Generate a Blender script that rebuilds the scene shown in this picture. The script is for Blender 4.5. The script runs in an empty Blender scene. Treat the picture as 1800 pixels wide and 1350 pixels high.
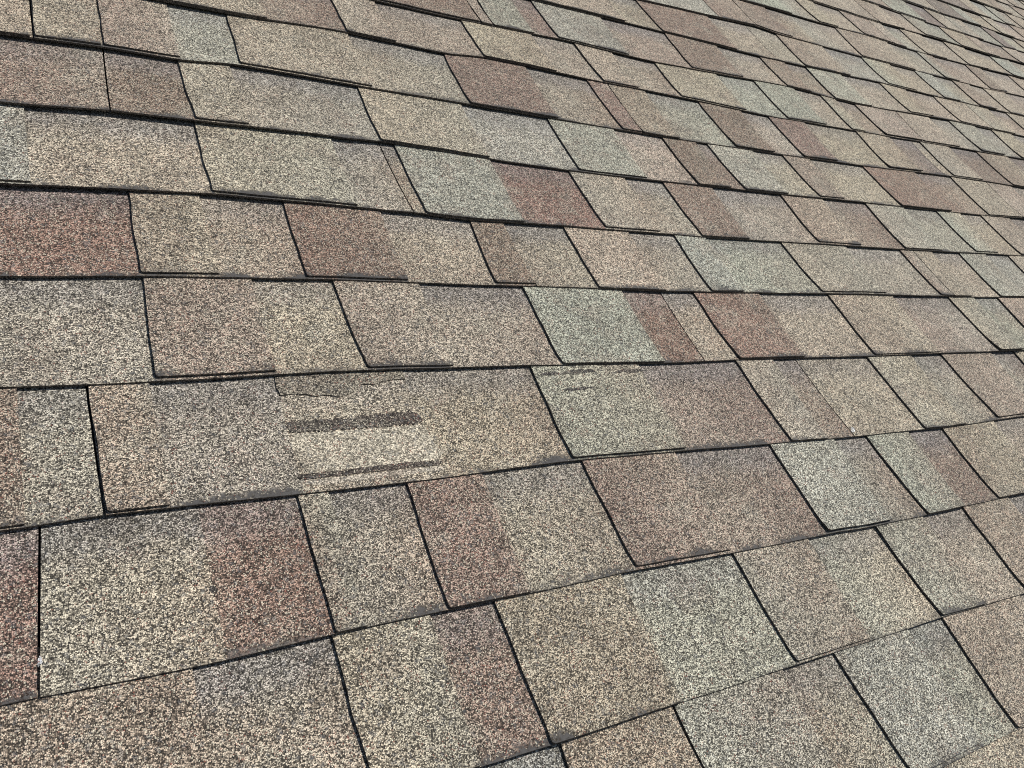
import bpy, math, random
from mathutils import Matrix, Vector, noise

# ------------------------------------------------------------------ camera, world, sun, exposure
sc = bpy.context.scene
col = sc.collection
PITCH = math.radians(26.6)                       # roof slope
TILT = Matrix.Rotation(PITCH, 4, 'X')            # roof frame (u along the courses, v up the slope, n outward) -> world
E = 0.143                                        # one course exposure in metres

cam_d = bpy.data.cameras.new('camera')
cam = bpy.data.objects.new('camera', cam_d)
col.objects.link(cam)
sc.camera = cam
cam_d.sensor_width = 36.0
cam_d.lens = 36.0 * 1464.876 / 1800.0
cam_d.clip_start = 0.02
cam_d.clip_end = 300.0
cx = Vector((0.8520458, -0.3498422, 0.3893949))
cy = Vector((0.0409610, 0.7861535, 0.6166724))
cz = Vector((-0.5218622, -0.5094832, 0.6841687))
M = Matrix(((cx.x, cy.x, cz.x, 0.00034), (cx.y, cy.y, cz.y, 0.02854), (cx.z, cy.z, cz.z, 0.69814), (0, 0, 0, 1)))
cam.matrix_world = TILT @ M

sun_roof = Vector((0.58, 0.20, 0.78)).normalized()       # towards the sun, in the roof frame
sun_dir = (TILT.to_3x3() @ sun_roof).normalized()
sun_el = math.asin(sun_dir.z)
sun_az = math.atan2(sun_dir.x, sun_dir.y)
sun_d = bpy.data.lights.new('sun', 'SUN')
sun_d.energy = 4.6
sun_d.angle = math.radians(0.55)
sun_d.color = (1.0, 0.97, 0.915)
sun = bpy.data.objects.new('sun', sun_d)
col.objects.link(sun)
sun.rotation_euler = sun_dir.to_track_quat('Z', 'Y').to_euler()
sun.location = sun_dir * 20

world = bpy.data.worlds.new('World')
sc.world = world
world.use_nodes = True
wn = world.node_tree
sky = wn.nodes.new('ShaderNodeTexSky')
sky.sky_type = 'NISHITA'
sky.sun_disc = False
sky.sun_elevation = sun_el
sky.sun_rotation = sun_az
bg = wn.nodes['Background']
bg.inputs['Strength'].default_value = 0.065
wn.links.new(sky.outputs[0], bg.inputs['Color'])

sc.cycles.pixel_filter_type = 'BLACKMAN_HARRIS'
sc.cycles.filter_width = 1.1
sc.cycles.use_denoising = False
sc.view_settings.view_transform = 'Standard'
sc.view_settings.look = 'None'
sc.view_settings.gamma = 1.0
sc.view_settings.use_curve_mapping = False
sc.view_settings.exposure = 0.15

# ------------------------------------------------------------------ measured layout of the roof
# ROWS[k]: first entry (kind, blend) of the leftmost piece, then (u at the top, u at the bottom, kind, blend) in course
# exposures. L a raised tab begins, R it ends and the lower layer shows, S two shingle strips meet.
# EDGES[k]: how far the lower edge of course k wanders off its straight line: (u, offset).
ROWS = {
 0: [('R', 'Y>G'), (2.929, 2.929, 'L', 'N'), (3.894, 3.903, 'S', 'G>Y'), (5.013, 5.013, 'R', 'N>Y'), (5.619, 5.683, 'L', 'G'), (6.604, 6.604, 'R', 'G>Y'), (7.119, 7.114, 'L', 'N')],
 1: [('L', 'N'), (0.857, 0.857, 'R', 'N>N'), (1.674, 1.689, 'L', 'T>Y'), (2.356, 2.356, 'R', 'B'), (2.844, 2.856, 'L', 'N'), (3.965, 3.965, 'R', 'G'), (5.144, 5.162, 'L', 'Y>N'), (6.088, 6.088, 'R', 'G>T'), (7.015, 7.085, 'L', 'G>Y'), (7.783, 7.783, 'R', 'T'), (8.506, 8.52, 'L', 'N')],
 2: [('R', 'R'), (0.155, 0.095, 'S', 'Y>T'), (1.044, 1.044, 'R', 'R'), (1.681, 1.69, 'L', 'N>Y'), (1.908, 1.908, 'R', 'Y>N'), (2.495, 2.477, 'L', 'B'), (3.133, 3.133, 'R', 'T>N'), (4.089, 4.11, 'L', 'B>N'), (5.118, 5.118, 'R', 'N>B'), (6.323, 6.344, 'L', 'G'), (7.266, 7.266, 'R', 'Y>N'), (7.777, 7.847, 'L', 'G>Y'), (8.506, 8.506, 'R', 'B'), (9.143, 9.162, 'L', 'N>T'), (10.229, 10.229, 'R', 'T')],
 3: [('L', 'B'), (0.086, 0.086, 'R', 'Y'), (0.483, 0.498, 'L', 'N'), (0.873, 0.873, 'R', 'Y'), (1.738, 1.738, 'L', 'W'), (2.786, 2.786, 'R', 'T>N'), (4.014, 3.985, 'L', 'G>Y'), (5.251, 5.251, 'R', 'N>B'), (6.572, 6.605, 'L', 'T>Y'), (7.139, 7.139, 'R', 'N>B'), (7.505, 7.575, 'S', 'T'), (8.758, 8.793, 'L', 'Y>T'), (9.611, 9.611, 'R', 'Y>N'), (10.248, 10.318, 'L', 'N'), (11.392, 11.392, 'R', 'Y>B')],
 4: [('R', 'Y'), (0.949, 0.908, 'L', 'N'), (1.76, 1.76, 'R', 'T'), (2.448, 2.478, 'L', 'N>T'), (3.248, 3.248, 'R', 'T>N'), (4.352, 4.355, 'L', 'G'), (5.569, 5.569, 'R', 'R'), (6.114, 6.114, 'S', 'T'), (6.577, 6.605, 'L', 'R>B'), (7.629, 7.629, 'R', 'T'), (8.875, 8.878, 'L', 'N>T'), (10.195, 10.195, 'R', 'N>Y'), (11.487, 11.556, 'L', 'T>Y'), (12.137, 12.137, 'R', 'G>Y'), (12.784, 12.784, 'L', 'N')],
 5: [('R', 'R'), (0.951, 0.926, 'L', 'N>T'), (1.509, 1.509, 'R', 'T>N'), (2.225, 2.212, 'L', 'R>B'), (3.148, 3.148, 'R', 'T'), (4.102, 4.053, 'L', 'B'), (4.506, 4.506, 'X', 'N>T'), (5.265, 5.264, 'L', 'T'), (6.163, 6.163, 'R', 'T>Y'), (6.854, 6.846, 'L', 'G'), (7.366, 7.366, 'R', 'G>Y'), (8.709, 8.751, 'L', 'T>Y'), (10.033, 10.033, 'R', 'Y'), (11.263, 11.278, 'L', 'N>Y'), (11.576, 11.576, 'S', 'T'), (12.056, 12.056, 'R', 'T'), (12.812, 12.841, 'L', 'G>Y'), (13.557, 13.557, 'R', 'G'), (14.248, 14.248, 'L', 'T')],
 6: [('L', 'G'), (0.259, 0.259, 'R', 'T'), (1.617, 1.606, 'L', 'T>Y'), (2.919, 2.919, 'R', 'Y>T'), (3.449, 3.484, 'S', 'N'), (3.614, 3.614, 'L', 'G'), (4.749, 4.749, 'R', 'R'), (5.808, 5.834, 'L', 'Y>T'), (6.641, 6.641, 'R', 'N>Y'), (7.26, 7.297, 'L', 'B'), (8.113, 8.113, 'R', 'Y>T'), (9.465, 9.449, 'L', 'N>T'), (10.361, 10.361, 'R', 'N>B'), (11.367, 11.36, 'L', 'Y>G'), (12.336, 12.336, 'R', 'Y'), (13.243, 13.284, 'L', 'G>T'), (13.939, 13.939, 'R', 'T'), (14.58, 14.65, 'L', 'T>N')],
 7: [('R', 'R>N'), (0.941, 0.906, 'S', 'B'), (1.602, 1.623, 'L', 'T'), (2.11, 2.11, 'R', 'T>Y'), (3.466, 3.451, 'L', 'T>Y'), (4.742, 4.742, 'R', 'G'), (5.959, 5.959, 'L', 'G'), (6.993, 6.993, 'R', 'T'), (7.827, 7.852, 'L', 'B'), (8.456, 8.456, 'R', 'B'), (8.679, 8.736, 'L', 'G'), (9.597, 9.597, 'R', 'Y>T'), (10.252, 10.296, 'L', 'N'), (10.867, 10.867, 'R', 'T'), (12.208, 12.275, 'L', 'R>B'), (13.663, 13.663, 'R', 'R>N'), (14.792, 14.808, 'L', 'T'), (15.929, 15.929, 'S', 'T>N')],
 8: [('L', 'T'), (0.378, 0.371, 'L', 'T>N'), (0.978, 0.945, 'L', 'N>T'), (1.63, 1.63, 'R', 'G'), (2.247, 2.215, 'L', 'T'), (3.635, 3.635, 'R', 'T>Y'), (4.883, 4.854, 'L', 'B'), (6.107, 6.107, 'R', 'Y>N'), (7.111, 7.144, 'L', 'B'), (7.472, 7.472, 'S', 'N'), (8.143, 8.143, 'R', 'Y>G'), (9.197, 9.249, 'L', 'B'), (10.064, 10.064, 'R', 'T>Y'), (10.695, 10.742, 'L', 'B'), (11.556, 11.556, 'R', 'T'), (12.949, 12.932, 'L', 'T>N'), (13.904, 13.904, 'R', 'N>D'), (14.584, 14.584, 'S', 'T'), (14.86, 14.87, 'L', 'Y>T'), (15.812, 15.812, 'R', 'B'), (16.788, 16.858, 'L', 'B>N')],
 9: [('L', 'T'), (2.676, 2.676, 'R', 'N>B'), (3.622, 3.622, 'L', 'T>N'), (4.231, 4.231, 'R', 'N'), (5.467, 5.476, 'L', 'T>N'), (6.593, 6.593, 'R', 'T'), (7.334, 7.387, 'L', 'T'), (8.02, 8.02, 'R', 'T>N'), (8.843, 8.848, 'L', 'T'), (10.191, 10.191, 'R', 'G'), (11.108, 11.156, 'L', 'G'), (12.137, 12.137, 'R', 'Y>T'), (12.831, 12.831, 'L', 'Y>T'), (13.206, 13.206, 'R', 'N'), (13.731, 13.801, 'L', 'T>N'), (15.057, 14.989, 'L', 'T'), (16.177, 16.177, 'R', 'T>Y'), (16.913, 16.977, 'L', 'G'), (17.86, 17.86, 'R', 'G>Y'), (18.516, 18.516, 'L', 'T')],
 10: [('L', 'B'), (5.764, 5.764, 'S', 'N'), (5.966, 5.966, 'L', 'G'), (6.634, 6.634, 'R', 'B'), (7.034, 7.075, 'L', 'G'), (8.338, 8.338, 'R', 'N'), (9.676, 9.651, 'L', 'B'), (10.84, 10.84, 'R', 'Y>T'), (11.933, 11.965, 'L', 'N>B'), (12.571, 12.571, 'R', 'N'), (13.178, 13.178, 'L', 'G'), (14.236, 14.236, 'R', 'T'), (15.492, 15.52, 'L', 'T>N'), (16.335, 16.335, 'R', 'T'), (17.329, 17.329, 'L', 'T'), (18.524, 18.594, 'L', 'Y>T')],
 11: [('L', 'T'), (8.838, 8.838, 'R', 'T>N'), (9.593, 9.63, 'L', 'B'), (11.336, 11.336, 'R', 'T'), (12.382, 12.382, 'S', 'T'), (13.167, 13.161, 'L', 'N>T'), (14.523, 14.523, 'R', 'G'), (15.769, 15.786, 'L', 'G>T'), (16.736, 16.736, 'R', 'T'), (17.642, 17.712, 'L', 'G'), (18.316, 18.316, 'R', 'G>T'), (19.104, 19.104, 'L', 'N'), (19.807, 19.807, 'R', 'T'), (20.413, 20.413, 'L', 'T')],
 12: [('L', 'G'), (11.619, 11.619, 'S', 'B>N'), (12.69, 12.656, 'L', 'N>B'), (13.645, 13.645, 'R', 'B>T'), (14.444, 14.444, 'R', 'G>T'), (15.872, 15.802, 'L', 'N>T'), (17.677, 17.677, 'R', 'T>Y'), (18.76, 18.83, 'L', 'G>N'), (19.4, 19.4, 'R', 'N>T'), (20.838, 20.768, 'L', 'B>N'), (21.545, 21.545, 'R', 'T'), (22.898, 22.898, 'L', 'N')],
 13: [('L', 'G'), (14.449, 14.449, 'R', 'G>T'), (15.254, 15.324, 'L', 'T'), (15.972, 15.972, 'R', 'T'), (16.852, 16.922, 'L', 'N'), (17.868, 17.938, 'L', 'T'), (18.383, 18.383, 'R', 'G>T'), (19.104, 19.174, 'L', 'T'), (20.014, 20.014, 'R', 'T'), (20.976, 20.997, 'L', 'T'), (21.894, 21.894, 'R', 'T'), (23.123, 23.093, 'L', 'G')],
 14: [('L', 'T'), (18.242, 18.312, 'L', 'N>T'), (19.299, 19.299, 'R', 'N>T'), (20.171, 20.213, 'L', 'Y>G'), (21.121, 21.121, 'R', 'G'), (21.78, 21.793, 'L', 'N>T'), (22.967, 23.037, 'L', 'N>T'), (23.607, 23.607, 'R', 'N'), (24.746, 24.816, 'L', 'T')],
 15: [('L', 'N'), (19.785, 19.855, 'L', 'G'), (21.237, 21.237, 'R', 'D'), (22.1, 22.17, 'L', 'T>Y'), (22.997, 23.027, 'L', 'G>T'), (23.877, 23.877, 'R', 'G'), (24.909, 24.979, 'L', 'D'), (25.644, 25.644, 'R', 'G>T'), (26.532, 26.532, 'L', 'T')],
 16: [('L', 'T'), (22.892, 22.892, 'L', 'D'), (24.232, 24.302, 'L', 'G'), (24.925, 24.925, 'R', 'T'), (25.933, 26.003, 'L', 'T'), (26.64, 26.64, 'R', 'T'), (27.658, 27.658, 'L', 'N')],
 17: [('L', 'D'), (25.675, 25.675, 'L', 'T'), (26.531, 26.531, 'R', 'G'), (27.379, 27.449, 'L', 'G'), (28.034, 28.034, 'R', 'T'), (28.638, 28.568, 'L', 'T')],
 18: [('L', 'N'), (28.315, 28.315, 'L', 'N'), (29.108, 29.108, 'R', 'T'), (30.04, 30.04, 'L', 'N')],
}
EDGES = {
 0: [(6.03, -0.0088), (6.95, 0.0001)],
 1: [(2.3, 0.0077), (2.91, -0.0025), (3.89, 0.0051), (5.16, 0.0072), (7.09, 0.0119), (8.43, -0.0056)],
 2: [(-0.07, -0.0238), (0.84, -0.0322), (1.68, -0.0093), (2.47, -0.002), (2.85, -0.0033), (4.1, 0.0085), (5.13, -0.0128), (6.34, -0.0191), (7.01, -0.0357), (9.67, -0.0157)],
 3: [(-0.04, -0.0174), (0.49, 0.0081), (1.68, 0.0054), (2.49, 0.0034), (3.97, 0.0307), (5.19, 0.0123), (6.32, -0.0207), (7.79, -0.0491), (9.12, -0.0643), (10.89, -0.0362)],
 4: [(-0.01, 0.0159), (0.48, 0.0141), (0.91, 0.0221), (1.74, 0.0411), (2.26, 0.0523), (4.01, 0.0451), (5.8, 0.0158), (6.58, 0.0273), (8.8, 0.0078), (12.18, 0.0006)],
 5: [(0.02, -0.0004), (0.95, 0.0293), (2.45, 0.0529), (4.35, 0.0288), (6.4, 0.0034), (8.89, 0.0155), (11.48, 0.0173), (13.48, 0.0443)],
 6: [(0.05, -0.0421), (0.95, -0.0041), (1.59, 0.0225), (2.23, 0.0053), (3.46, -0.023), (4.1, -0.0692), (5.26, -0.0539), (6.97, -0.0649), (8.73, -0.0581), (11.34, -0.0424), (14.7, 0.0179)],
 7: [(0.09, -0.0404), (0.91, 0.0108), (1.62, 0.0248), (3.02, 0.0279), (3.44, 0.0563), (5.81, -0.0536), (7.26, -0.0672), (9.48, -0.0539), (11.39, -0.0253), (14.55, 0.0104), (15.98, 0.0412)],
 8: [(0.12, -0.0356), (0.94, -0.0096), (1.6, -0.0087), (2.21, 0.0619), (3.47, 0.0204), (4.75, -0.0121), (5.96, -0.0334), (7.84, -0.0633), (10.28, -0.059), (12.17, -0.0297), (14.85, 0.0511), (17.24, 0.0535)],
 9: [(1.63, 0.0078), (2.25, 0.018), (3.55, 0.109), (4.89, 0.035), (5.46, 0.1116), (7.37, 0.0605), (8.85, 0.0317), (10.69, -0.0287), (12.95, 0.0173), (16.75, 0.0834), (18.57, 0.1201)],
 10: [(4.28, 0.0006), (5.47, -0.0126), (7.07, 0.0242), (8.81, -0.0697), (9.42, -0.041), (12.0, 0.0738), (13.7, -0.0388), (17.33, 0.1035), (19.79, 0.0973)],
 11: [(7.01, 0.0342), (9.59, 0.0118), (11.91, -0.0446), (13.16, -0.0228), (15.47, 0.0482), (17.33, 0.0204), (20.99, 0.062)],
 12: [(9.77, -0.0154), (12.66, 0.1365), (13.18, 0.0529), (15.72, 0.0277), (17.67, 0.0349), (20.41, 0.0429), (22.35, 0.1495)],
 13: [(13.07, 0.1807), (15.3, 0.1433), (16.89, 0.1915), (18.77, 0.0707), (20.71, 0.1201), (23.65, 0.1982)],
 15: [(18.81, 0.2829), (20.17, 0.1634), (21.66, 0.1043), (23.07, 0.0901), (24.73, 0.0402), (26.09, 0.1533)],
 16: [(21.24, 0.1342), (22.96, 0.0617), (24.93, 0.1075), (27.14, -0.0068)],
 17: [(23.77, 0.0522), (25.89, 0.03), (28.54, 0.1146)],
 18: [(26.75, 0.1288), (28.8, 0.089), (29.8, 0.1209)],
 19: [(29.22, 0.0222), (31.01, 0.0918)],
 14: [(15.92, 0.2091), (17.83, 0.1207), (21.09, 0.1671), (23.16, 0.1268), (25.02, 0.2923)],
}
TINT = {
    'T': (0.382, 0.326, 0.247), 'N': (0.318, 0.257, 0.196), 'B': (0.238, 0.176, 0.136), 'R': (0.238, 0.158, 0.122),
    'G': (0.338, 0.334, 0.268), 'Y': (0.345, 0.314, 0.248), 'D': (0.200, 0.162, 0.140), 'W': (0.200, 0.172, 0.140),
}
T_BUTT = 0.0027          # thickness of one layer
K_MIN, K_MAX = -5, 27
U_MIN, U_MAX = -7.0, 44.0
rnd = random.Random(7)


def off(k, u):
    t = EDGES.get(k)
    if not t:
        kk = max(EDGES) if k > max(EDGES) else min(EDGES)
        t = [(0, EDGES[kk][0][1] * 0.5)] if k > 0 else [(0, 0.0)]
    if u <= t[0][0]:
        d = t[0][1]
    elif u >= t[-1][0]:
        d = t[-1][1]
    else:
        for (a, da), (b, db) in zip(t, t[1:]):
            if a <= u <= b:
                f = (u - a) / (b - a)
                d = da + (db - da) * (f * f * (3 - 2 * f) * 0.5 + f * 0.5)
                break
    return max(-0.22, min(0.24, d))


def edge(k, u):
    """v of the lower edge of course k, with the small raggedness of the cut."""
    return k + off(k, u) + 0.0035 * noise.noise(Vector((u * 3.1, k * 7.7, 0.0))) + 0.0018 * noise.noise(Vector((u * 14.0, k * 3.3, 4.0)))


def lift(k, u):
    """how far the lower edge of a course stands off what it lies on (metres)."""
    a = max(0.0, noise.noise(Vector((u * 0.28, k * 1.9, 9.0))) + 0.12) * 0.0042
    if k in (6, 7, 8, 9, 10) and u < 5:
        a += 0.0026 * (1 - max(0, u) / 5)
    if k < 4:
        a *= 0.3
    return a


def ztop(k, u, t):
    """height of the top of the lower layer, t = 0 at the lower edge, 1 where the next course covers it."""
    base = 0.0040 - 0.0115
    s = max(0.0, 1.0 - t)
    z = base + (0.0052 + lift(k, u)) * (0.55 * s ** 1.7 + 0.45 * s ** 4)
    if t > 1:
        z -= 0.004 * (t - 1)
    z += 0.0011 * noise.noise(Vector((u * 0.9, (k + t) * 0.9, 2.0))) + 0.0005 * noise.noise(Vector((u * 2.7, (k + t) * 2.2, 5.0)))
    return z


# ------------------------------------------------------------------ materials
def granule_material(name, gap=0.50, gap_soft=0.17, dark=1.0, size=850.0, soft=0.0):
    m = bpy.data.materials.new(name)
    m.use_nodes = True
    nt = m.node_tree
    N, Lk = nt.nodes, nt.links
    bs = N['Principled BSDF']
    bs.inputs['Roughness'].default_value = 0.85
    bs.inputs['Specular IOR Level'].default_value = 0.25

    def node(t, **kw):
        n = N.new(t)
        for k_, v_ in kw.items():
            setattr(n, k_, v_)
        return n

    def math_(op, a, b=None, c=None, clamp=False):
        n = node('ShaderNodeMath', operation=op, use_clamp=clamp)
        for i, x in enumerate((a, b, c)):
            if x is None:
                continue
            if isinstance(x, (int, float)):
                n.inputs[i].default_value = x
            else:
                Lk.new(x, n.inputs[i])
        return n.outputs[0]

    def maprange(x, a, b, c=0.0, d=1.0):
        n = node('ShaderNodeMapRange', interpolation_type='SMOOTHSTEP')
        Lk.new(x, n.inputs[0])
        for i, v_ in enumerate((a, b, c, d)):
            n.inputs[i + 1].default_value = v_
        return n.outputs[0]

    def mix(f, a, b, mode='MIX'):
        n = node('ShaderNodeMix', data_type='RGBA', blend_type=mode)
        for i, x in ((0, f), (6, a), (7, b)):
            if isinstance(x, (int, float)):
                n.inputs[i].default_value = x
            elif isinstance(x, tuple):
                n.inputs[i].default_value = (*x, 1.0)
            else:
                Lk.new(x, n.inputs[i])
        return n.outputs[2]

    co = node('ShaderNodeTexCoord').outputs['Object']

    def nz(scale, detail=2.0, rough=0.5):
        n = node('ShaderNodeTexNoise')
        n.inputs['Scale'].default_value = scale
        n.inputs['Detail'].default_value = detail
        n.inputs['Roughness'].default_value = rough
        Lk.new(co, n.inputs['Vector'])
        return n.outputs['Fac'], n.outputs['Color']

    def vor(scale):
        n = node('ShaderNodeTexVoronoi', feature='F1', voronoi_dimensions='2D')
        n.inputs['Scale'].default_value = scale
        Lk.new(bent, n.inputs['Vector'])
        s = node('ShaderNodeSeparateColor')
        Lk.new(n.outputs['Color'], s.inputs[0])
        return n.outputs['Distance'], s.outputs[0], s.outputs[1], s.outputs[2]

    wob = node('ShaderNodeTexNoise', noise_dimensions='2D')
    wob.inputs['Scale'].default_value = size * 1.1
    wob.inputs['Detail'].default_value = 1.0
    Lk.new(co, wob.inputs['Vector'])
    off_ = node('ShaderNodeVectorMath', operation='MULTIPLY_ADD')
    Lk.new(wob.outputs['Color'], off_.inputs[0])
    off_.inputs[1].default_value = (0.5 / size, 0.5 / size, 0.0)
    Lk.new(co, off_.inputs[2])
    bent = off_.outputs[0]
    dist, r1, r2, r3 = vor(size)
    d2, q1, q2, q3 = vor(size * 0.42)
    tint = node('ShaderNodeAttribute', attribute_name='tint').outputs['Color']
    dat = node('ShaderNodeAttribute', attribute_name='data').outputs['Color']
    sp = node('ShaderNodeSeparateColor')
    Lk.new(dat, sp.inputs[0])
    t_, band, wear = sp.outputs

    n8, _ = nz(9.0, 3.0, 0.6)
    n40, _ = nz(45.0, 3.0, 0.65)
    n200, n200c = nz(210.0, 2.0, 0.6)

    # granule brightness: black, mid and pale ones
    rp = node('ShaderNodeValToRGB')
    cr = rp.color_ramp
    cr.elements[0].position, cr.elements[0].color = 0.0, (0.045, 0.045, 0.045, 1)
    cr.elements[1].position, cr.elements[1].color = 1.0, (1.0, 1.0, 1.0, 1)
    for p_, v_ in ((0.20, 0.11), (0.34, 0.22), (0.58, 0.38), (0.74, 0.64), (0.90, 1.0)):
        e_ = cr.elements.new(p_)
        e_.color = (v_, v_, v_, 1)
    # clumps of darker and paler granules come from low noise pushing the pick
    pick = math_('ADD', r1, math_('MULTIPLY', math_('SUBTRACT', n200, 0.5), 0.34))
    pick = math_('ADD', pick, math_('MULTIPLY', math_('SUBTRACT', q1, 0.5), 0.30))
    pick = math_('ADD', pick, math_('MULTIPLY', math_('SUBTRACT', n40, 0.5), 0.45), clamp=True)
    Lk.new(pick, rp.inputs[0])
    # the granule blends run into each other in clouds
    vc = node('ShaderNodeTexNoise')
    vc.inputs['Scale'].default_value = 13.0
    vc.inputs['Detail'].default_value = 3.0
    vc.inputs['Roughness'].default_value = 0.7
    Lk.new(co, vc.inputs['Vector'])
    tint = mix(maprange(vc.outputs['Fac'], 0.50, 0.68, 0.0, 0.38), tint, (0.24, 0.185, 0.145))
    tint = mix(maprange(vc.outputs['Fac'], 0.48, 0.32, 0.0, 0.38), tint, (0.36, 0.335, 0.265))
    g = mix(1.0, tint, mix(soft, rp.outputs[0], (0.5, 0.5, 0.5)), 'MULTIPLY')
    g = mix(1.0, g, (2.3 * dark, 2.3 * dark, 2.3 * dark), 'MULTIPLY')
    # stray granules of other colours
    g = mix(math_('MULTIPLY', maprange(r2, 0.88, 0.91), 0.75), g, (0.68, 0.62, 0.48))
    g = mix(math_('MULTIPLY', maprange(math_('ADD', r3, math_('MULTIPLY', math_('SUBTRACT', n40, 0.55), 0.35)), 0.965, 0.985), 0.7), g, (0.26, 0.085, 0.06))
    g = mix(math_('MULTIPLY', maprange(q2, 0.90, 0.92), 0.35), g, (0.17, 0.175, 0.18))
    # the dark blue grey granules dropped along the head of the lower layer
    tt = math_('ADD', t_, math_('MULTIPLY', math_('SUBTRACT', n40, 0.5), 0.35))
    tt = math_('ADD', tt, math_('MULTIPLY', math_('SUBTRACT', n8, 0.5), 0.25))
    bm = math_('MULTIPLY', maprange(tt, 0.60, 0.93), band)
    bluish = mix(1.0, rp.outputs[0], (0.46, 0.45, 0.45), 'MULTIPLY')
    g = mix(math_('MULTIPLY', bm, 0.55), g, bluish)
    # uneven fading
    lev = math_('ADD', math_('MULTIPLY', n8, 0.6), 0.70)
    cc = node('ShaderNodeCombineColor')
    for i in range(3):
        Lk.new(lev, cc.inputs[i])
    g = mix(1.0, g, cc.outputs[0], 'MULTIPLY')
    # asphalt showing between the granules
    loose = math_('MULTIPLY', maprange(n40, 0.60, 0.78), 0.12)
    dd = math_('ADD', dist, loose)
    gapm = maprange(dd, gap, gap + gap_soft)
    # granules lost along the lower edge
    wn_ = node('ShaderNodeTexNoise')
    wn_.inputs['Scale'].default_value = 17.0
    wn_.inputs['Detail'].default_value = 4.0
    Lk.new(co, wn_.inputs['Vector'])
    edge_w = math_('SUBTRACT', 0.075, t_)
    wv = math_('ADD', math_('MULTIPLY', edge_w, 7.5), math_('MULTIPLY', math_('SUBTRACT', wn_.outputs['Fac'], 0.58), 2.6))
    wv = math_('ADD', wv, math_('MULTIPLY', math_('SUBTRACT', n200, 0.5), 1.6))
    wv = math_('ADD', wv, math_('MULTIPLY', math_('SUBTRACT', r1, 0.5), 0.5))
    wv = math_('MULTIPLY', maprange(wv, 0.10, 0.55), wear)
    near_edge = maprange(t_, 0.10, 0.05)
    wv = math_('MULTIPLY', wv, near_edge)
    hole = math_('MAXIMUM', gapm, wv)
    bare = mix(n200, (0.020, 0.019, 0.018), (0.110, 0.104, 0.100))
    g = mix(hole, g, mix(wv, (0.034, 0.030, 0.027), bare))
    Lk.new(g, bs.inputs['Base Color'])
    # relief
    h = math_('SUBTRACT', 1.0, math_('MULTIPLY', dist, 1.2))
    h = math_('ADD', h, math_('MULTIPLY', r1, 0.5))
    h = math_('MULTIPLY', h, math_('SUBTRACT', 1.0, math_('MULTIPLY', wv, 0.85)))
    bp = node('ShaderNodeBump')
    bp.inputs['Strength'].default_value = 0.8
    bp.inputs['Distance'].default_value = 0.0009
    Lk.new(h, bp.inputs['Height'])
    Lk.new(bp.outputs[0], bs.inputs['Normal'])
    return m


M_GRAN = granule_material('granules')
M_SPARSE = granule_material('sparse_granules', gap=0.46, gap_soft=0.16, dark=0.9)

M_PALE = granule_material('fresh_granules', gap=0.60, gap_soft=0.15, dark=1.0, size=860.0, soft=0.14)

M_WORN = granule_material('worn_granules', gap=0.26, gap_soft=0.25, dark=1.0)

M_EDGE = bpy.data.materials.new('asphalt_edge')
M_EDGE.use_nodes = True
_n = M_EDGE.node_tree
_b = _n.nodes['Principled BSDF']
_b.inputs['Roughness'].default_value = 0.8
_b.inputs['Specular IOR Level'].default_value = 0.2
_v = _n.nodes.new('ShaderNodeTexNoise')
_v.inputs['Scale'].default_value = 700.0
_r = _n.nodes.new('ShaderNodeValToRGB')
_r.color_ramp.elements[0].position, _r.color_ramp.elements[0].color = 0.45, (0.028, 0.025, 0.023, 1)
_r.color_ramp.elements[1].position, _r.color_ramp.elements[1].color = 0.66, (0.22, 0.19, 0.16, 1)
_c = _n.nodes.new('ShaderNodeTexCoord')
_n.links.new(_c.outputs['Object'], _v.inputs['Vector'])
_n.links.new(_v.outputs['Fac'], _r.inputs[0])
_n.links.new(_r.outputs[0], _b.inputs['Base Color'])

M_FELT = bpy.data.materials.new('roofing_felt')
M_FELT.use_nodes = True
_b = M_FELT.node_tree.nodes['Principled BSDF']
_b.inputs['Roughness'].default_value = 0.95
_v = M_FELT.node_tree.nodes.new('ShaderNodeTexNoise')
_v.inputs['Scale'].default_value = 60.0
_r = M_FELT.node_tree.nodes.new('ShaderNodeValToRGB')
_r.color_ramp.elements[0].color = (0.015, 0.015, 0.015, 1)
_r.color_ramp.elements[1].color = (0.05, 0.05, 0.05, 1)
M_FELT.node_tree.links.new(_v.outputs['Fac'], _r.inputs[0])
M_FELT.node_tree.links.new(_r.outputs[0], _b.inputs['Base Color'])


# ------------------------------------------------------------------ mesh helper
class MB:
    def __init__(self):
        self.v, self.f, self.mi, self.ti, self.da = [], [], [], [], []

    def quad(self, pts, mi, tints, datas):
        i = len(self.v)
        self.v += pts
        self.f.append(tuple(range(i, i + len(pts))))
        self.mi.append(mi)
        self.ti += tints
        self.da += datas

    def build(self, name, parent, mats, smooth=False):
        me = bpy.data.meshes.new(name)
        me.from_pydata(self.v, [], self.f)
        for m in mats:
            me.materials.append(m)
        me.polygons.foreach_set('material_index', self.mi)
        a = me.color_attributes.new('tint', 'FLOAT_COLOR', 'CORNER')
        a.data.foreach_set('color', [x for c in self.ti for x in (c[0], c[1], c[2], 1.0)])
        a = me.color_attributes.new('data', 'FLOAT_COLOR', 'CORNER')
        a.data.foreach_set('color', [x for c in self.da for x in (c[0], c[1], c[2], 1.0)])
        me.update()
        o = bpy.data.objects.new(name, me)
        col.objects.link(o)
        if parent is not None:
            o.parent = parent
        return o


def tint_of(code, r):
    a, _, b = code.partition('>')
    b = b or a
    j = [1.0 + r.uniform(-0.07, 0.07) for _ in range(3)]
    s = 1.0 + r.uniform(-0.06, 0.06)
    w = lambda c: tuple(min(0.5, x * s * (1 + (q - 1) * 0.4)) for x, q in zip(TINT[c], j))
    return w(a), w(b)


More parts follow.
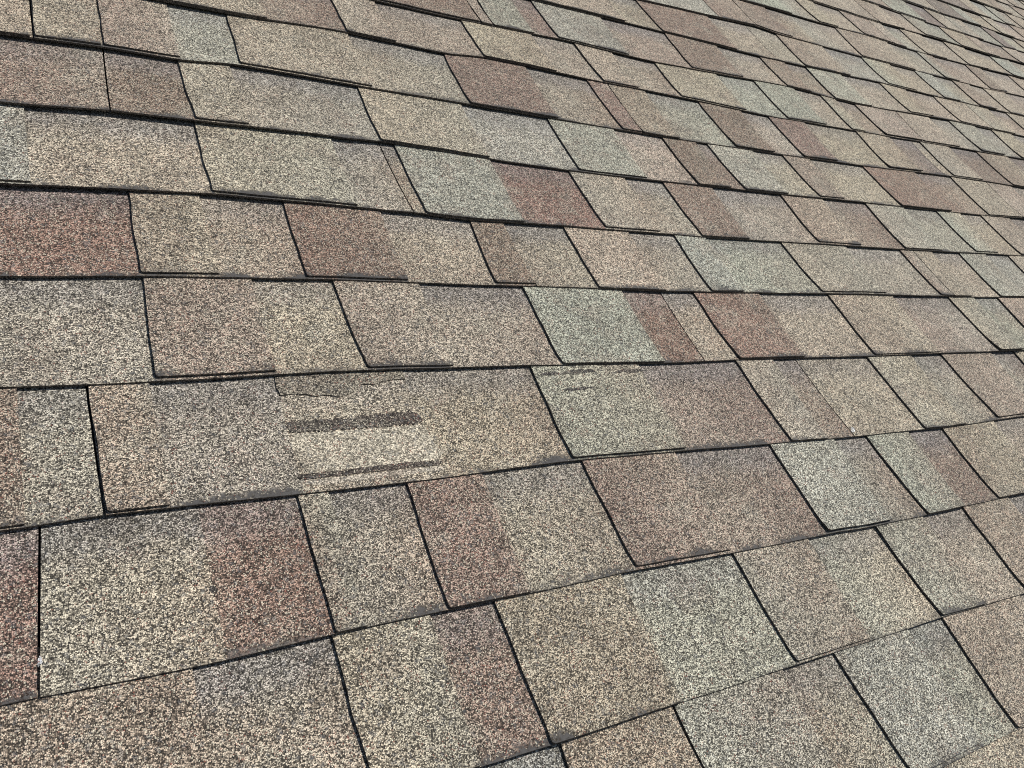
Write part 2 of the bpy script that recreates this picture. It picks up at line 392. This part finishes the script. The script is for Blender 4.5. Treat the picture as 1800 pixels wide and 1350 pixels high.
# ------------------------------------------------------------------ rows -> pieces -> strips
def complete_row(k):
    """list of (u_top, u_bot, kind, blend) from U_MIN to U_MAX; rows outside the measured ones are made up in the same rhythm"""
    r = random.Random(100 + k)
    codes = ['T'] * 5 + ['T>N', 'N', 'N>T', 'G', 'G>Y', 'Y', 'Y>T', 'B', 'B>N', 'T>Y', 'N>B']
    far = ['T'] * 5 + ['T>N', 'N>T', 'Y', 'G', 'Y>T', 'N', 'G>T']
    row = list(ROWS.get(k, []))
    if row:
        first, pts = row[0], list(row[1:])
    else:
        first, pts = ('L', r.choice(codes)), []
    # to the left
    kind, blend = first
    u = pts[0][0] if pts else 20.0 + r.uniform(-1, 1)
    if not pts:
        pts = [(u, u, 'L', r.choice(codes))]
        kind = 'R'
    left = []
    kind_left = kind          # kind of the piece immediately left of pts[0]
    code_left = blend
    cur = u
    u0 = cur
    firstp = True
    while cur > U_MIN:
        w = r.uniform(0.75, 1.4) if kind_left == 'L' else r.uniform(0.55, 1.2)
        if firstp and ROWS.get(k):
            w = max(w, cur + 0.35 - max(0.0, visible_left(k)))
            firstp = False
        cur -= w
        left.append((cur, cur, kind_left, code_left))
        kind_left = 'R' if kind_left == 'L' else 'L'
        code_left = r.choice(codes)
    pts = left[::-1] + pts
    # to the right
    cur = pts[-1][0]
    last = [p for p in pts if p[2] in 'LR'][-1][2]
    while cur < U_MAX:
        w = r.uniform(0.75, 1.4) if last == 'L' else r.uniform(0.55, 1.2)
        cur += w
        last = 'R' if last == 'L' else 'L'
        pts.append((cur, cur, last, r.choice(far if k > 8 else codes)))
    return pts


def visible_left(k):
    return 0.0 if k < 9 else (1.6 if k == 9 else (k - 9) * 2.2)


def make_strips(k):
    pts = complete_row(k)
    # where strips meet: the seams that show, else a tab joint about seven exposures on
    seams = [i for i, p in enumerate(pts) if p[2] in 'SX']
    pts = [(p[0], p[1], 'R' if p[2] == 'X' else p[2], p[3]) for p in pts]
    cuts = set(seams)
    joints = [i for i, p in enumerate(pts) if p[2] == 'L']
    start = seams[0] if seams else joints[(k * 3) % 3]
    for sgn in (1, -1):
        u = pts[start][0]
        while True:
            u += sgn * 7.0
            if u < pts[0][0] or u > pts[-1][0]:
                break
            j = min(joints, key=lambda i: abs(pts[i][0] - u))
            if all(abs(pts[j][0] - pts[s][0]) > 3.5 for s in cuts if s != j):
                cuts.add(j)
            u = pts[j][0]
    # pieces with their state (tab or lower layer)
    state = 'L'
    pieces = []
    for i, p in enumerate(pts[:-1]):
        if p[2] in 'LR':
            state = p[2]
        pieces.append(dict(a=p, b=pts[i + 1], state=state, cut=(i in cuts), blend=p[3], joint=p[2]))
    for a_, b_ in zip(pieces, pieces[1:]):
        a_['next'] = b_['joint']
    strips = []
    for pc in pieces:
        if pc['cut'] or not strips:
            strips.append([])
        strips[-1].append(pc)
    return strips


inv = M.inverted()
FX = 1464.876


def in_view(k0, u, margin=60):
    for dv in (0.0, 0.5, 1.0):
        p = inv @ Vector((u * E, (k0 + dv) * E, 0.0))
        if p.z > -0.05:
            continue
        x, y = 900 + FX * p.x / -p.z, 675 - FX * p.y / -p.z
        if -margin < x < 1800 + margin and -margin < y < 1350 + margin:
            return True
    return False


TS = [0.0, 0.04, 0.12, 0.25, 0.42, 0.62, 0.82, 1.0, 1.3]


def base_mesh(mb, k, pcs, gap_l, gap_r):
    """the lower layer of one strip: a sheet with thickness, ragged lower edge"""
    step = 0.14 if k < 9 else 0.3
    cols = []
    mixc = lambda a, b, f: tuple(x + (y - x) * f for x, y in zip(a, b))
    r = random.Random(k * 1000 + int(pcs[0]['a'][0] * 10))
    for n, pc in enumerate(pcs):
        a, b = pc['a'], pc['b']
        at, ab, bt, bb = a[0], a[1], b[0], b[1]
        if n == 0:
            at += gap_l; ab += gap_l
        if n == len(pcs) - 1:
            bt -= gap_r; bb -= gap_r
        ta, tb = tint_of(pc['blend'], r)
        pc['tints'] = (ta, tb)
        pc['ends'] = (at, ab, bt, bb)
        m = max(1, int(math.ceil((bt - at) / step)))
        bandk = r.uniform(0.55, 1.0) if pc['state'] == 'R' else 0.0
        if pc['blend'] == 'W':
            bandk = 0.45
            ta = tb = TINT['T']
        wear = r.choice((0.3, 0.8, 1.0, 1.0))
        for i in range(m):
            cols.append(((at, ab, bt, bb), i / m, (i + 1) / m, ta, tb, bandk, wear, pc))

    for n, pc in enumerate(pcs):
        prev = pcs[n - 1] if n else None
        nxt = pcs[n + 1] if n + 1 < len(pcs) else None

        def tint_at(f, pc=pc, prev=prev, nxt=nxt):
            c = mixc(pc['tints'][0], pc['tints'][1], f)
            w_ = pc['ends'][2] - pc['ends'][0]
            if prev and pc['joint'] == 'R':
                d = f * w_
                c = mixc(c, prev['tints'][1], 0.22 * max(0.0, 1 - d / 0.08))
            if nxt and nxt['joint'] == 'R':
                d = (1 - f) * w_
                c = mixc(c, nxt['tints'][0], 0.22 * max(0.0, 1 - d / 0.08))
            return c
        pc['tint_at'] = tint_at

    def P(ends, f, t, dz=0.0):
        at, ab, bt, bb = ends
        tc = min(t, 1.0)
        ul, ur = ab + (at - ab) * tc, bb + (bt - bb) * tc
        u = ul + (ur - ul) * f
        v0, v1 = edge(k, u), edge(k + 1, u)
        v = v0 + (v1 - v0) * t
        return (u * E, v * E, ztop(k, u, t) + dz)

    for n, (ends, f0, f1, ta, tb, bk, wr, pc) in enumerate(cols):
        c0, c1 = (ta, tb) if pc['blend'] == 'W' else (pc['tint_at'](f0), pc['tint_at'](f1))
        for t0, t1 in zip(TS, TS[1:]):
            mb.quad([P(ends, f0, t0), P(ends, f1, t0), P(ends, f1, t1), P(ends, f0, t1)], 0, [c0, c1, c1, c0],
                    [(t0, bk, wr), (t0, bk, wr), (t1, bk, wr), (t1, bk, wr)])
        mb.quad([P(ends, f0, 0, -T_BUTT), P(ends, f1, 0, -T_BUTT), P(ends, f1, 0), P(ends, f0, 0)], 1, [c0] * 4, [(0, 0, 0)] * 4)
        for t0, t1 in ((0.0, 0.12), (0.12, 0.42)):
            mb.quad([P(ends, f1, t0, -T_BUTT), P(ends, f0, t0, -T_BUTT), P(ends, f0, t1, -T_BUTT), P(ends, f1, t1, -T_BUTT)], 1, [c0] * 4, [(0, 0, 0)] * 4)
        for side, flag in ((f0, n == 0), (f1, n == len(cols) - 1)):
            if flag:
                for t0, t1 in zip(TS, TS[1:]):
                    q = [P(ends, side, t0, -T_BUTT), P(ends, side, t0), P(ends, side, t1), P(ends, side, t1, -T_BUTT)]
                    if n:
                        q.reverse()
                    mb.quad(q, 1, [c0] * 4, [(0, 0, 0)] * 4)


TORN = [(488, 690), (506, 687), (524, 686), (541, 687), (558, 691), (573, 688), (602, 692), (615, 687), (626, 682), (632, 675), (638, 669), (660, 670), (675, 665), (690, 662), (711, 661)]


def px(x, y, n=0.0):
    """the point of the roof (u, v in exposures) that the measuring photograph shows at x, y"""
    d = M.to_3x3() @ Vector(((x - 900) / FX, (675 - y) / FX, -1.0))
    o = M.translation
    s = (n - o.z) / d.z
    q = o + d * s
    return q.x / E, q.y / E


def tab_mesh(mb, k, pc):
    """a raised tab laminated on the lower layer: slightly crooked outline, rounded corner, real thickness"""
    at, ab, bt, bb = pc['ends']
    r = random.Random(int(at * 1000) + k * 77)
    ta, tb = pc['tints']
    step = 0.14 if k < 9 else 0.28
    m = max(3, int(math.ceil((bt - at) / step)))
    gl = 0.006 if pc['joint'] == 'L' else 0.004
    back = r.choice((0.0, 0.004, 0.010, 0.020, 0.026)) if pc['joint'] == 'L' else 0.0
    back2 = back + r.uniform(-0.006, 0.006)
    wob = r.uniform(0, 100)
    fr = [0.0, 0.012, 0.035] + [i / m for i in range(1, m)] + [0.985, 1.0]
    fr = sorted(set(fr))
    ts = [0.0, 0.012, 0.04, 0.12, 0.25, 0.38, 0.5, 0.62, 0.75, 0.88, 1.0, 1.05]
    wear = r.choice((0.0, 0.5, 1.0, 1.0, 1.0))
    torn = pc['blend'] == 'W'
    H = 0.0014 if torn else T_BUTT + 0.0002
    curl = max(0.0, r.gauss(0.0, 0.0007))

    def P(f, t, dz=H):
        tc = min(t, 1.0)
        jl = 0.014 * noise.noise(Vector((wob, t * 3.0, 1.0))) + 0.004 * noise.noise(Vector((wob, t * 11.0, 2.0)))
        jr = 0.008 * noise.noise(Vector((wob, t * 3.0, 7.0)))
        ul = ab + (at - ab) * tc + gl + jl
        ur = bb + (bt - bb) * tc - (0.022 if pc.get('next') == 'L' else 0.003) + jr
        rad = 0.022
        if t < rad:                                  # rounded lower left corner
            ul += rad * 0.8 * (1 - math.sqrt(max(0.0, 1 - (1 - t / rad) ** 2)))
        u = ul + (ur - ul) * f
        v0, v1 = edge(k, u) + back + (back2 - back) * f, edge(k + 1, u)
        if torn:
            qx = [px(x, y) for x, y in TORN]
            vv = qx[0][1]
            for (a0, b0), (a1, b1) in zip(qx, qx[1:]):
                if a0 <= u <= a1:
                    vv = b0 + (b1 - b0) * (u - a0) / (a1 - a0)
            if u > qx[-1][0]:
                vv = qx[-1][1]
            v0 = vv
        v = v0 + (v1 - v0) * t
        tz = (v - edge(k, u)) / (v1 - edge(k, u))
        return (u * E, v * E, ztop(k, u, tz) + dz + curl * max(0.0, 1 - t / 0.35) ** 2)

    if torn:
        m = 40
        fr = [i / m for i in range(m + 1)]
    mixc = lambda a, b, f: tuple(x + (y - x) * f for x, y in zip(a, b))
    bk = 0.0
    for f0, f1 in zip(fr, fr[1:]):
        c0, c1 = pc['tint_at'](f0), pc['tint_at'](f1)
        for t0, t1 in zip(ts, ts[1:]):
            mb.quad([P(f0, t0), P(f1, t0), P(f1, t1), P(f0, t1)], 0, [c0, c1, c1, c0],
                    [(t0, bk, wear), (t0, bk, wear), (t1, bk, wear), (t1, bk, wear)])
        mb.quad([P(f0, 0, 0.0002), P(f1, 0, 0.0002), P(f1, 0), P(f0, 0)], 1, [c0] * 4, [(0, 0, 0)] * 4)
    for t0, t1 in zip(ts, ts[1:]):
        mb.quad([P(0, t0, 0.0002), P(0, t0), P(0, t1), P(0, t1, 0.0002)], 1, [ta] * 4, [(0, 0, 0)] * 4)
        mb.quad([P(1, t0), P(1, t0, 0.0002), P(1, t1, 0.0002), P(1, t1)], 1, [ta] * 4, [(0, 0, 0)] * 4)


# ------------------------------------------------------------------ the roof
roof = bpy.data.objects.new('roof', None)
col.objects.link(roof)
roof.matrix_world = TILT
roof['label'] = 'weathered roof slope covered with tan, brown and grey-green asphalt shingles'
roof['category'] = 'roof'
roof['kind'] = 'thing'

far = MB()
n_strip = n_tab = 0
for k in range(K_MIN, K_MAX):
    for pcs in make_strips(k):
        pcs[0]['first'] = True
        u0, u1 = pcs[0]['a'][0], pcs[-1]['b'][0]
        vis = any(in_view(k, u0 + (u1 - u0) * i / 24) for i in range(25))
        gl = 0.010 if pcs[0]['joint'] != 'S' else 0.010
        if vis:
            mb = MB()
            base_mesh(mb, k, pcs, gl, 0.004)
            strip = mb.build('shingle', roof, [M_GRAN, M_EDGE])
            n_strip += 1
            for pc in pcs:
                if pc['state'] == 'L':
                    tm = MB()
                    tab_mesh(tm, k, pc)
                    tab = tm.build('tab', strip, [M_GRAN, M_EDGE])
                    n_tab += 1
                    if pc['blend'] == 'W':
                        tab['label'] = 'torn stub of a tab with a ragged lower edge'
        else:
            base_mesh(far, k, pcs, gl, 0.004)
            for pc in pcs:
                if pc['state'] == 'L':
                    tab_mesh(far, k, pc)
outer = far.build('outer_shingles', roof, [M_GRAN, M_EDGE])
outer['kind'] = 'stuff'
print('strips', n_strip, 'tabs', n_tab, 'outer faces', len(far.f))

dk = MB()
x0, x1, y0, y1 = (U_MIN - 1.5) * E, (U_MAX + 1) * E, (K_MIN - 0.1) * E, (K_MAX + 0.5) * E
zt, zb = -0.0155, -0.034
c8 = [(x0, y0, zb), (x1, y0, zb), (x1, y1, zb), (x0, y1, zb), (x0, y0, zt), (x1, y0, zt), (x1, y1, zt), (x0, y1, zt)]
for f in ((0, 3, 2, 1), (4, 5, 6, 7), (0, 1, 5, 4), (1, 2, 6, 5), (2, 3, 7, 6), (3, 0, 4, 7)):
    dk.quad([c8[i] for i in f], 0, [(0, 0, 0)] * 4, [(0, 0, 0)] * 4)
dk.build('deck', roof, [M_FELT])


# ------------------------------------------------------------------ marks on the shingles
def surf(u, v, raised):
    k = math.floor(v)
    if v < edge(k, u):
        k -= 1
    elif v >= edge(k + 1, u):
        k += 1
    e0, e1 = edge(k, u), edge(k + 1, u)
    t = (v - e0) / (e1 - e0)
    return ztop(k, u, t) + (T_BUTT + 0.0002 if raised else 0.0)


def patch(name, outline_px, mat, tint, raised, thick, rag=1.2, seed=1):
    """a thin ragged piece lying on the shingle, outline given by its corners (left/right sampled strips)"""
    top, bot = outline_px                      # two polylines running left to right, upper and lower
    r = random.Random(seed)
    n = max(10, int((top[-1][0] - top[0][0]) / 4))

    def samp(pl, f):
        x = pl[0][0] + (pl[-1][0] - pl[0][0]) * f
        for (a, b), (c, d) in zip(pl, pl[1:]):
            if a <= x <= c + 1e-6:
                return x, b + (d - b) * (x - a) / max(1e-6, c - a)
        return pl[-1]
    mb = MB()
    A, B = [], []
    for i in range(n + 1):
        f = i / n
        xa, ya = samp(top, f)
        xb, yb = samp(bot, f)
        s = min(1.0, 12 * f + 0.5, 12 * (1 - f) + 0.5)
        my = (ya + yb) / 2
        ya = my + (ya - my) * s + r.uniform(-rag, rag)
        yb = my + (yb - my) * s + r.uniform(-rag, rag)
        A.append(px(xa, ya, -0.006))
        B.append(px(xb, yb, -0.006))

    def V(q, dz):
        return (q[0] * E, q[1] * E, surf(q[0], q[1], raised) + dz)
    ms = 3
    for i in range(n):
        for j in range(ms):
            g = lambda P_, Q_, s_: (P_[0] + (Q_[0] - P_[0]) * s_, P_[1] + (Q_[1] - P_[1]) * s_)
            q = [g(B[i], A[i], j / ms), g(B[i + 1], A[i + 1], j / ms), g(B[i + 1], A[i + 1], (j + 1) / ms), g(B[i], A[i], (j + 1) / ms)]
            mb.quad([V(x, thick) for x in q], 0, [tint] * 4, [(0.5, 0, 0)] * 4)
        mb.quad([V(B[i], 0), V(B[i + 1], 0), V(B[i + 1], thick), V(B[i], thick)], 0, [tint] * 4, [(0.5, 0, 0)] * 4)
        mb.quad([V(A[i + 1], 0), V(A[i], 0), V(A[i], thick), V(A[i + 1], thick)], 0, [tint] * 4, [(0.5, 0, 0)] * 4)
    o = mb.build(name, roof, [mat])
    return o


o = patch('pale_patch', ([(509, 762), (600, 757), (743, 747), (760, 765)], [(530, 836), (600, 828), (700, 817), (778, 808)]), M_PALE, (0.40, 0.355, 0.275), False, 0.0004, 1.0, 3)
o['label'] = 'pale unweathered granules where a tab has torn off'
o = patch('adhesive_strip', ([(500, 740), (600, 736), (680, 727), (735, 722)], [(510, 761), (600, 756), (680, 749), (744, 744)]), M_SPARSE, (0.105, 0.085, 0.070), False, 0.0008, 2.0, 5)
o['label'] = 'broad dark band of old adhesive above the pale patch'
o = patch('adhesive_strip', ([(521, 837), (600, 829), (700, 816), (776, 811)], [(525, 846), (600, 838), (700, 827), (778, 819)]), M_SPARSE, (0.105, 0.085, 0.070), False, 0.0008, 1.0, 6)
o['label'] = 'thin dark band of old adhesive below the pale patch'
o = patch('pale_patch', ([(524, 848), (600, 840), (700, 829), (778, 820)], [(540, 857), (600, 852), (700, 839), (785, 828)]), M_PALE, (0.40, 0.35, 0.28), False, 0.0004, 1.0, 7)
o['label'] = 'narrow pale band under the lower adhesive line'

# granules rubbed off in streaks and spots, leaving the asphalt
WEAR = [
    ([(950, 656), (985, 656), (1020, 650), (1045, 651)], [(948, 661), (985, 660), (1020, 657), (1046, 656)], True, 11),
    ([(1080, 652), (1105, 650), (1133, 651)], [(1080, 656), (1105, 656), (1135, 654)], True, 17),
    ([(988, 686), (1010, 684), (1042, 681)], [(992, 689), (1010, 688), (1045, 683)], True, 12),
    ([(1412, 1278), (1420, 1275), (1431, 1280)], [(1411, 1291), (1420, 1293), (1433, 1290)], False, 13),
    ([(368, 1031), (374, 1029), (381, 1032)], [(368, 1040), (374, 1043), (381, 1040)], False, 14),
]
for top, bot, raised, sd in WEAR:
    o = patch('worn_spot', (top, bot), M_WORN, (0.09, 0.085, 0.08), raised, 0.0003, 1.6, sd)
    o['label'] = 'dark spot where the granules have rubbed off'
o = patch('chipped_granules', ([(1494, 752), (1497, 753), (1500, 755)], [(1494, 761), (1497, 762), (1501, 762)]), M_PALE, (0.6, 0.6, 0.58), False, 0.0006, 0.3, 33)
o = patch('chipped_granules', ([(66, 1160), (70, 1154), (74, 1158)], [(66, 1175), (70, 1172), (75, 1166)]), M_PALE, (0.5, 0.5, 0.5), False, 0.0004, 0.8, 34)
